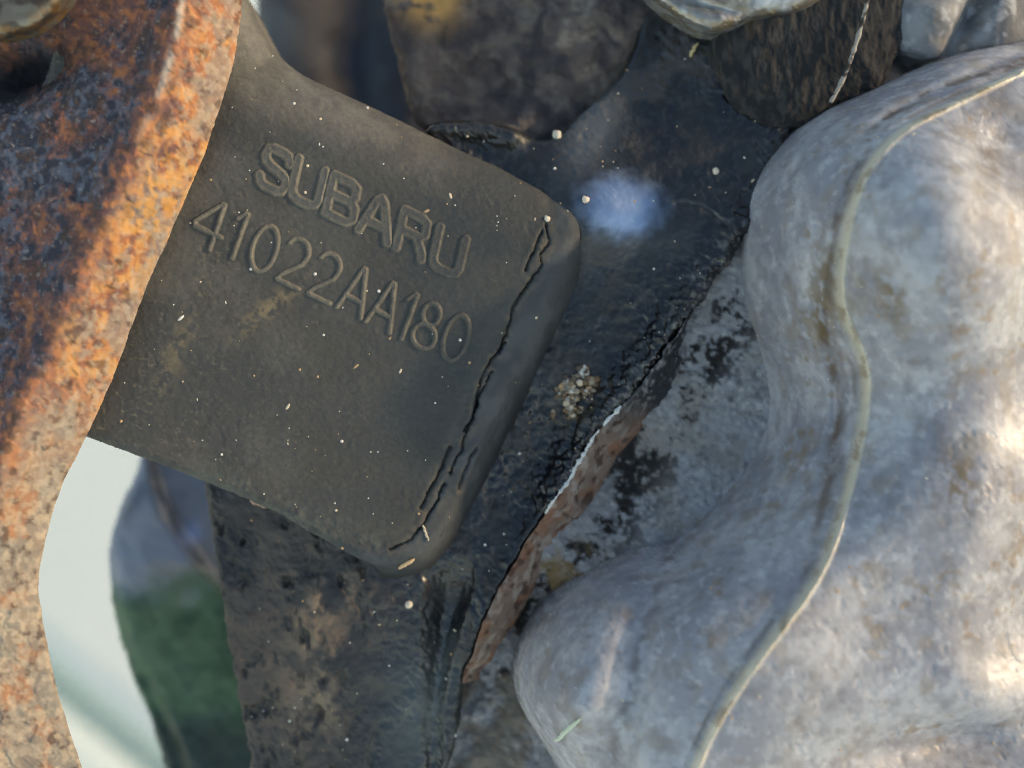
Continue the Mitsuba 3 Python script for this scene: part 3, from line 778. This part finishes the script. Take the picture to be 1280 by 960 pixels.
FIT = np.vstack([spline([(1118, -60), (1120, 20), (1128, 52), (1150, 64), (1190, 66), (1260, 60)], 40), [(1420, 60), (1420, -170), (1118, -170)]])
g = relief(FIT, lambda x, y, d: -70 + 26 * gauss(x, y, 1165, 20, 40, 36) - 30 * gauss(x, y, 1215, 20, 12, 60, 0.5) + 20 * gauss(x, y, 1250, 20, 30, 60), 2.2, 14, 90, 0.1, -60, lambda P, i: 5 * (N(P, 16, 4, 221) - 0.5))
c = alu(g['p'], 222, (160, 160, 160), (104, 104, 106))
put('gearbox_fitting', (g['v'], g['f']), 'dull_cast', 'mottled grey cast fitting in the top right corner behind the large casting', 'fitting', color=c)


# ------------------------------------------------------------------ sand, grit, straw
def lump(seed, sx=1.0, sy=1.0, sz=1.0, sub=1):
    m = trimesh.creation.icosphere(subdivisions=sub)
    v = np.array(m.vertices)
    v *= (0.72 + 0.56 * meshkit.noise(v * 1.3 + seed * 3.7, seed))[:, None]
    return v * [sx, sy, sz], np.array(m.faces)


def join(items):
    V, F, C, at = [], [], [], 0
    for v, f, col in items:
        V.append(v); F.append(f + at); C.append(np.tile(col, (len(v), 1))); at += len(v)
    return (np.vstack(V), np.vstack(F)), np.vstack(C)


TONES = [srgb(226, 206, 176), srgb(200, 164, 124), srgb(240, 232, 218), srgb(150, 120, 92), srgb(110, 98, 88), srgb(178, 150, 120)]
trees = {}


def on(G, px_, py_):
    """nearest point of a built surface and its normal"""
    key = id(G)
    if key not in trees:
        ok = np.flatnonzero(G['drop'] < 6)
        trees[key] = ok, cKDTree(np.c_[G['x'][ok], G['y'][ok]])
    ok, tr = trees[key]
    i = ok[tr.query([px_, py_])[1]]
    return G['v'][i], G['n'][i]


rng = np.random.RandomState(21)
items = []
for k in range(560):
    a, q = rng.rand() * 2 * math.pi, math.sqrt(rng.rand())
    dx, dy = 26 * q * math.cos(a), 34 * q * math.sin(a)
    X_, Y_ = 718 + dx - 0.35 * dy, 492 + dy
    if meshkit.noise(np.array([X_ / 14.0, Y_ / 14.0, 3.0]), 5) < 0.16 + 0.34 * q:
        continue
    p, n = on(PLATE_G, X_, Y_)
    s_ = 1.1 + 3.6 * rng.rand() ** 3 + (1.5 if k % 20 == 0 else 0)
    v, f = lump(k, s_ * (0.8 + 0.5 * rng.rand()), s_, s_ * 0.8)
    items.append((v + p + n * (s_ * 0.4 + 7 * (1 - q ** 2) * rng.rand()), f, TONES[rng.randint(6)] * (0.25 + 0.75 * rng.rand())))
m, c = join(items)
put('sand_clump', m, 'sand', 'small clump of tan sand grains stuck to the black plate near its cut edge', 'sand', kind='stuff', color=c)

for G, n_, area, name, lab in ((BODY_G, 170, (110, 0, 690, 690), 'grit', 'fine pale grit scattered over the rubber block'),
                               (PLATE_G, 150, (260, 60, 960, 960), 'dust_specks', 'fine pale specks scattered over the black bracket plate'),
                               (CAST_G, 60, (650, 60, 1240, 950), 'white_specks', 'pale specks sitting on the large aluminium casting')):
    items = []
    ok = np.flatnonzero((G['drop'] < 6) & (G['x'] > area[0]) & (G['x'] < area[2]) & (G['y'] > area[1]) & (G['y'] < area[3]))
    for k in range(n_):
        i = ok[rng.randint(len(ok))]
        s_ = 0.8 + 1.3 * rng.rand() ** 4
        el = 1 + 1.6 * (rng.rand() > 0.9)
        v, f = lump(k, s_ * el, s_, s_ * 0.7)
        th = rng.rand() * math.pi
        v = v @ np.array([[math.cos(th), -math.sin(th), 0], [math.sin(th), math.cos(th), 0], [0, 0, 1]]).T
        items.append((v + G['v'][i] + G['n'][i] * 0.5, f, TONES[rng.randint(3)]))
    m, c = join(items)
    put(name, m, 'sand', lab, 'grit', kind='stuff', color=c)

for X_, Y_, s_, lab in ((697, 168, 6.0, 'largest pale sand grain, above the top right corner of the rubber block'),
                        (731, 255, 4.5, 'white sand grain beside the blue sheen on the black plate'),
                        (684, 272, 3.8, 'pale sand grain on the lip near the top right corner of the rubber block'),
                        (896, 213, 4.0, 'tan sand grain on the black plate below the boot'),
                        (511, 756, 5.0, 'tan sand grain on the black plate below the bottom corner of the rubber block')):
    p, n = on(LIP_G if X_ == 684 else PLATE_G, X_, Y_)
    v, f = lump(int(X_), s_, s_ * 1.05, s_ * 0.8, 2)
    put('sand_grain', (v + p + n * s_ * 0.4, f), 'sand', lab, 'sand grain', color=np.tile(srgb(236, 220, 196), (len(v), 1)))

for G, a, b, w, lab, col in ((PLATE_G, (866, 66), (876, 48), 2.4, 'short pale straw on the black plate below the aluminium lug', (220, 196, 140)),
                             (PLATE_G, (957, 118), (970, 109), 2.2, 'tiny tan straw at the foot of the black boot', (200, 160, 110)),
                             (LIP_G, (496, 712), (516, 700), 3.0, 'tan wood chip at the bottom corner of the rubber lip', (226, 188, 142)),
                             (PLATE_G, (310, 626), (332, 634), 4.0, 'pinkish tan chip just below the lower edge of the rubber block', (206, 170, 146)),
                             (CAST_G, (694, 916), (722, 874), 3.2, 'long pale green straw on the lower lobe of the large casting', (206, 214, 190)),
                             (LIP_G, (528, 658), (534, 678), 1.6, 'thin pale splinter on the grey lip near its lower end', (210, 196, 170))):
    pts = []
    for t in np.linspace(0, 1, 9):
        p, n = on(G, a[0] + (b[0] - a[0]) * t, a[1] + (b[1] - a[1]) * t)
        pts.append(p + n * w * 0.7)
    pts = np.array(pts)
    pts[:, 2] = np.polyval(np.polyfit(np.arange(9), pts[:, 2], 1), np.arange(9)) + 1
    v, f = tube(pts, w * np.array([.5, .8, 1, 1, .95, 1, .9, .7, .4]), 6)
    put('straw', (v, f), 'sand', lab, 'straw', color=np.tile(srgb(*col), (len(v), 1)))
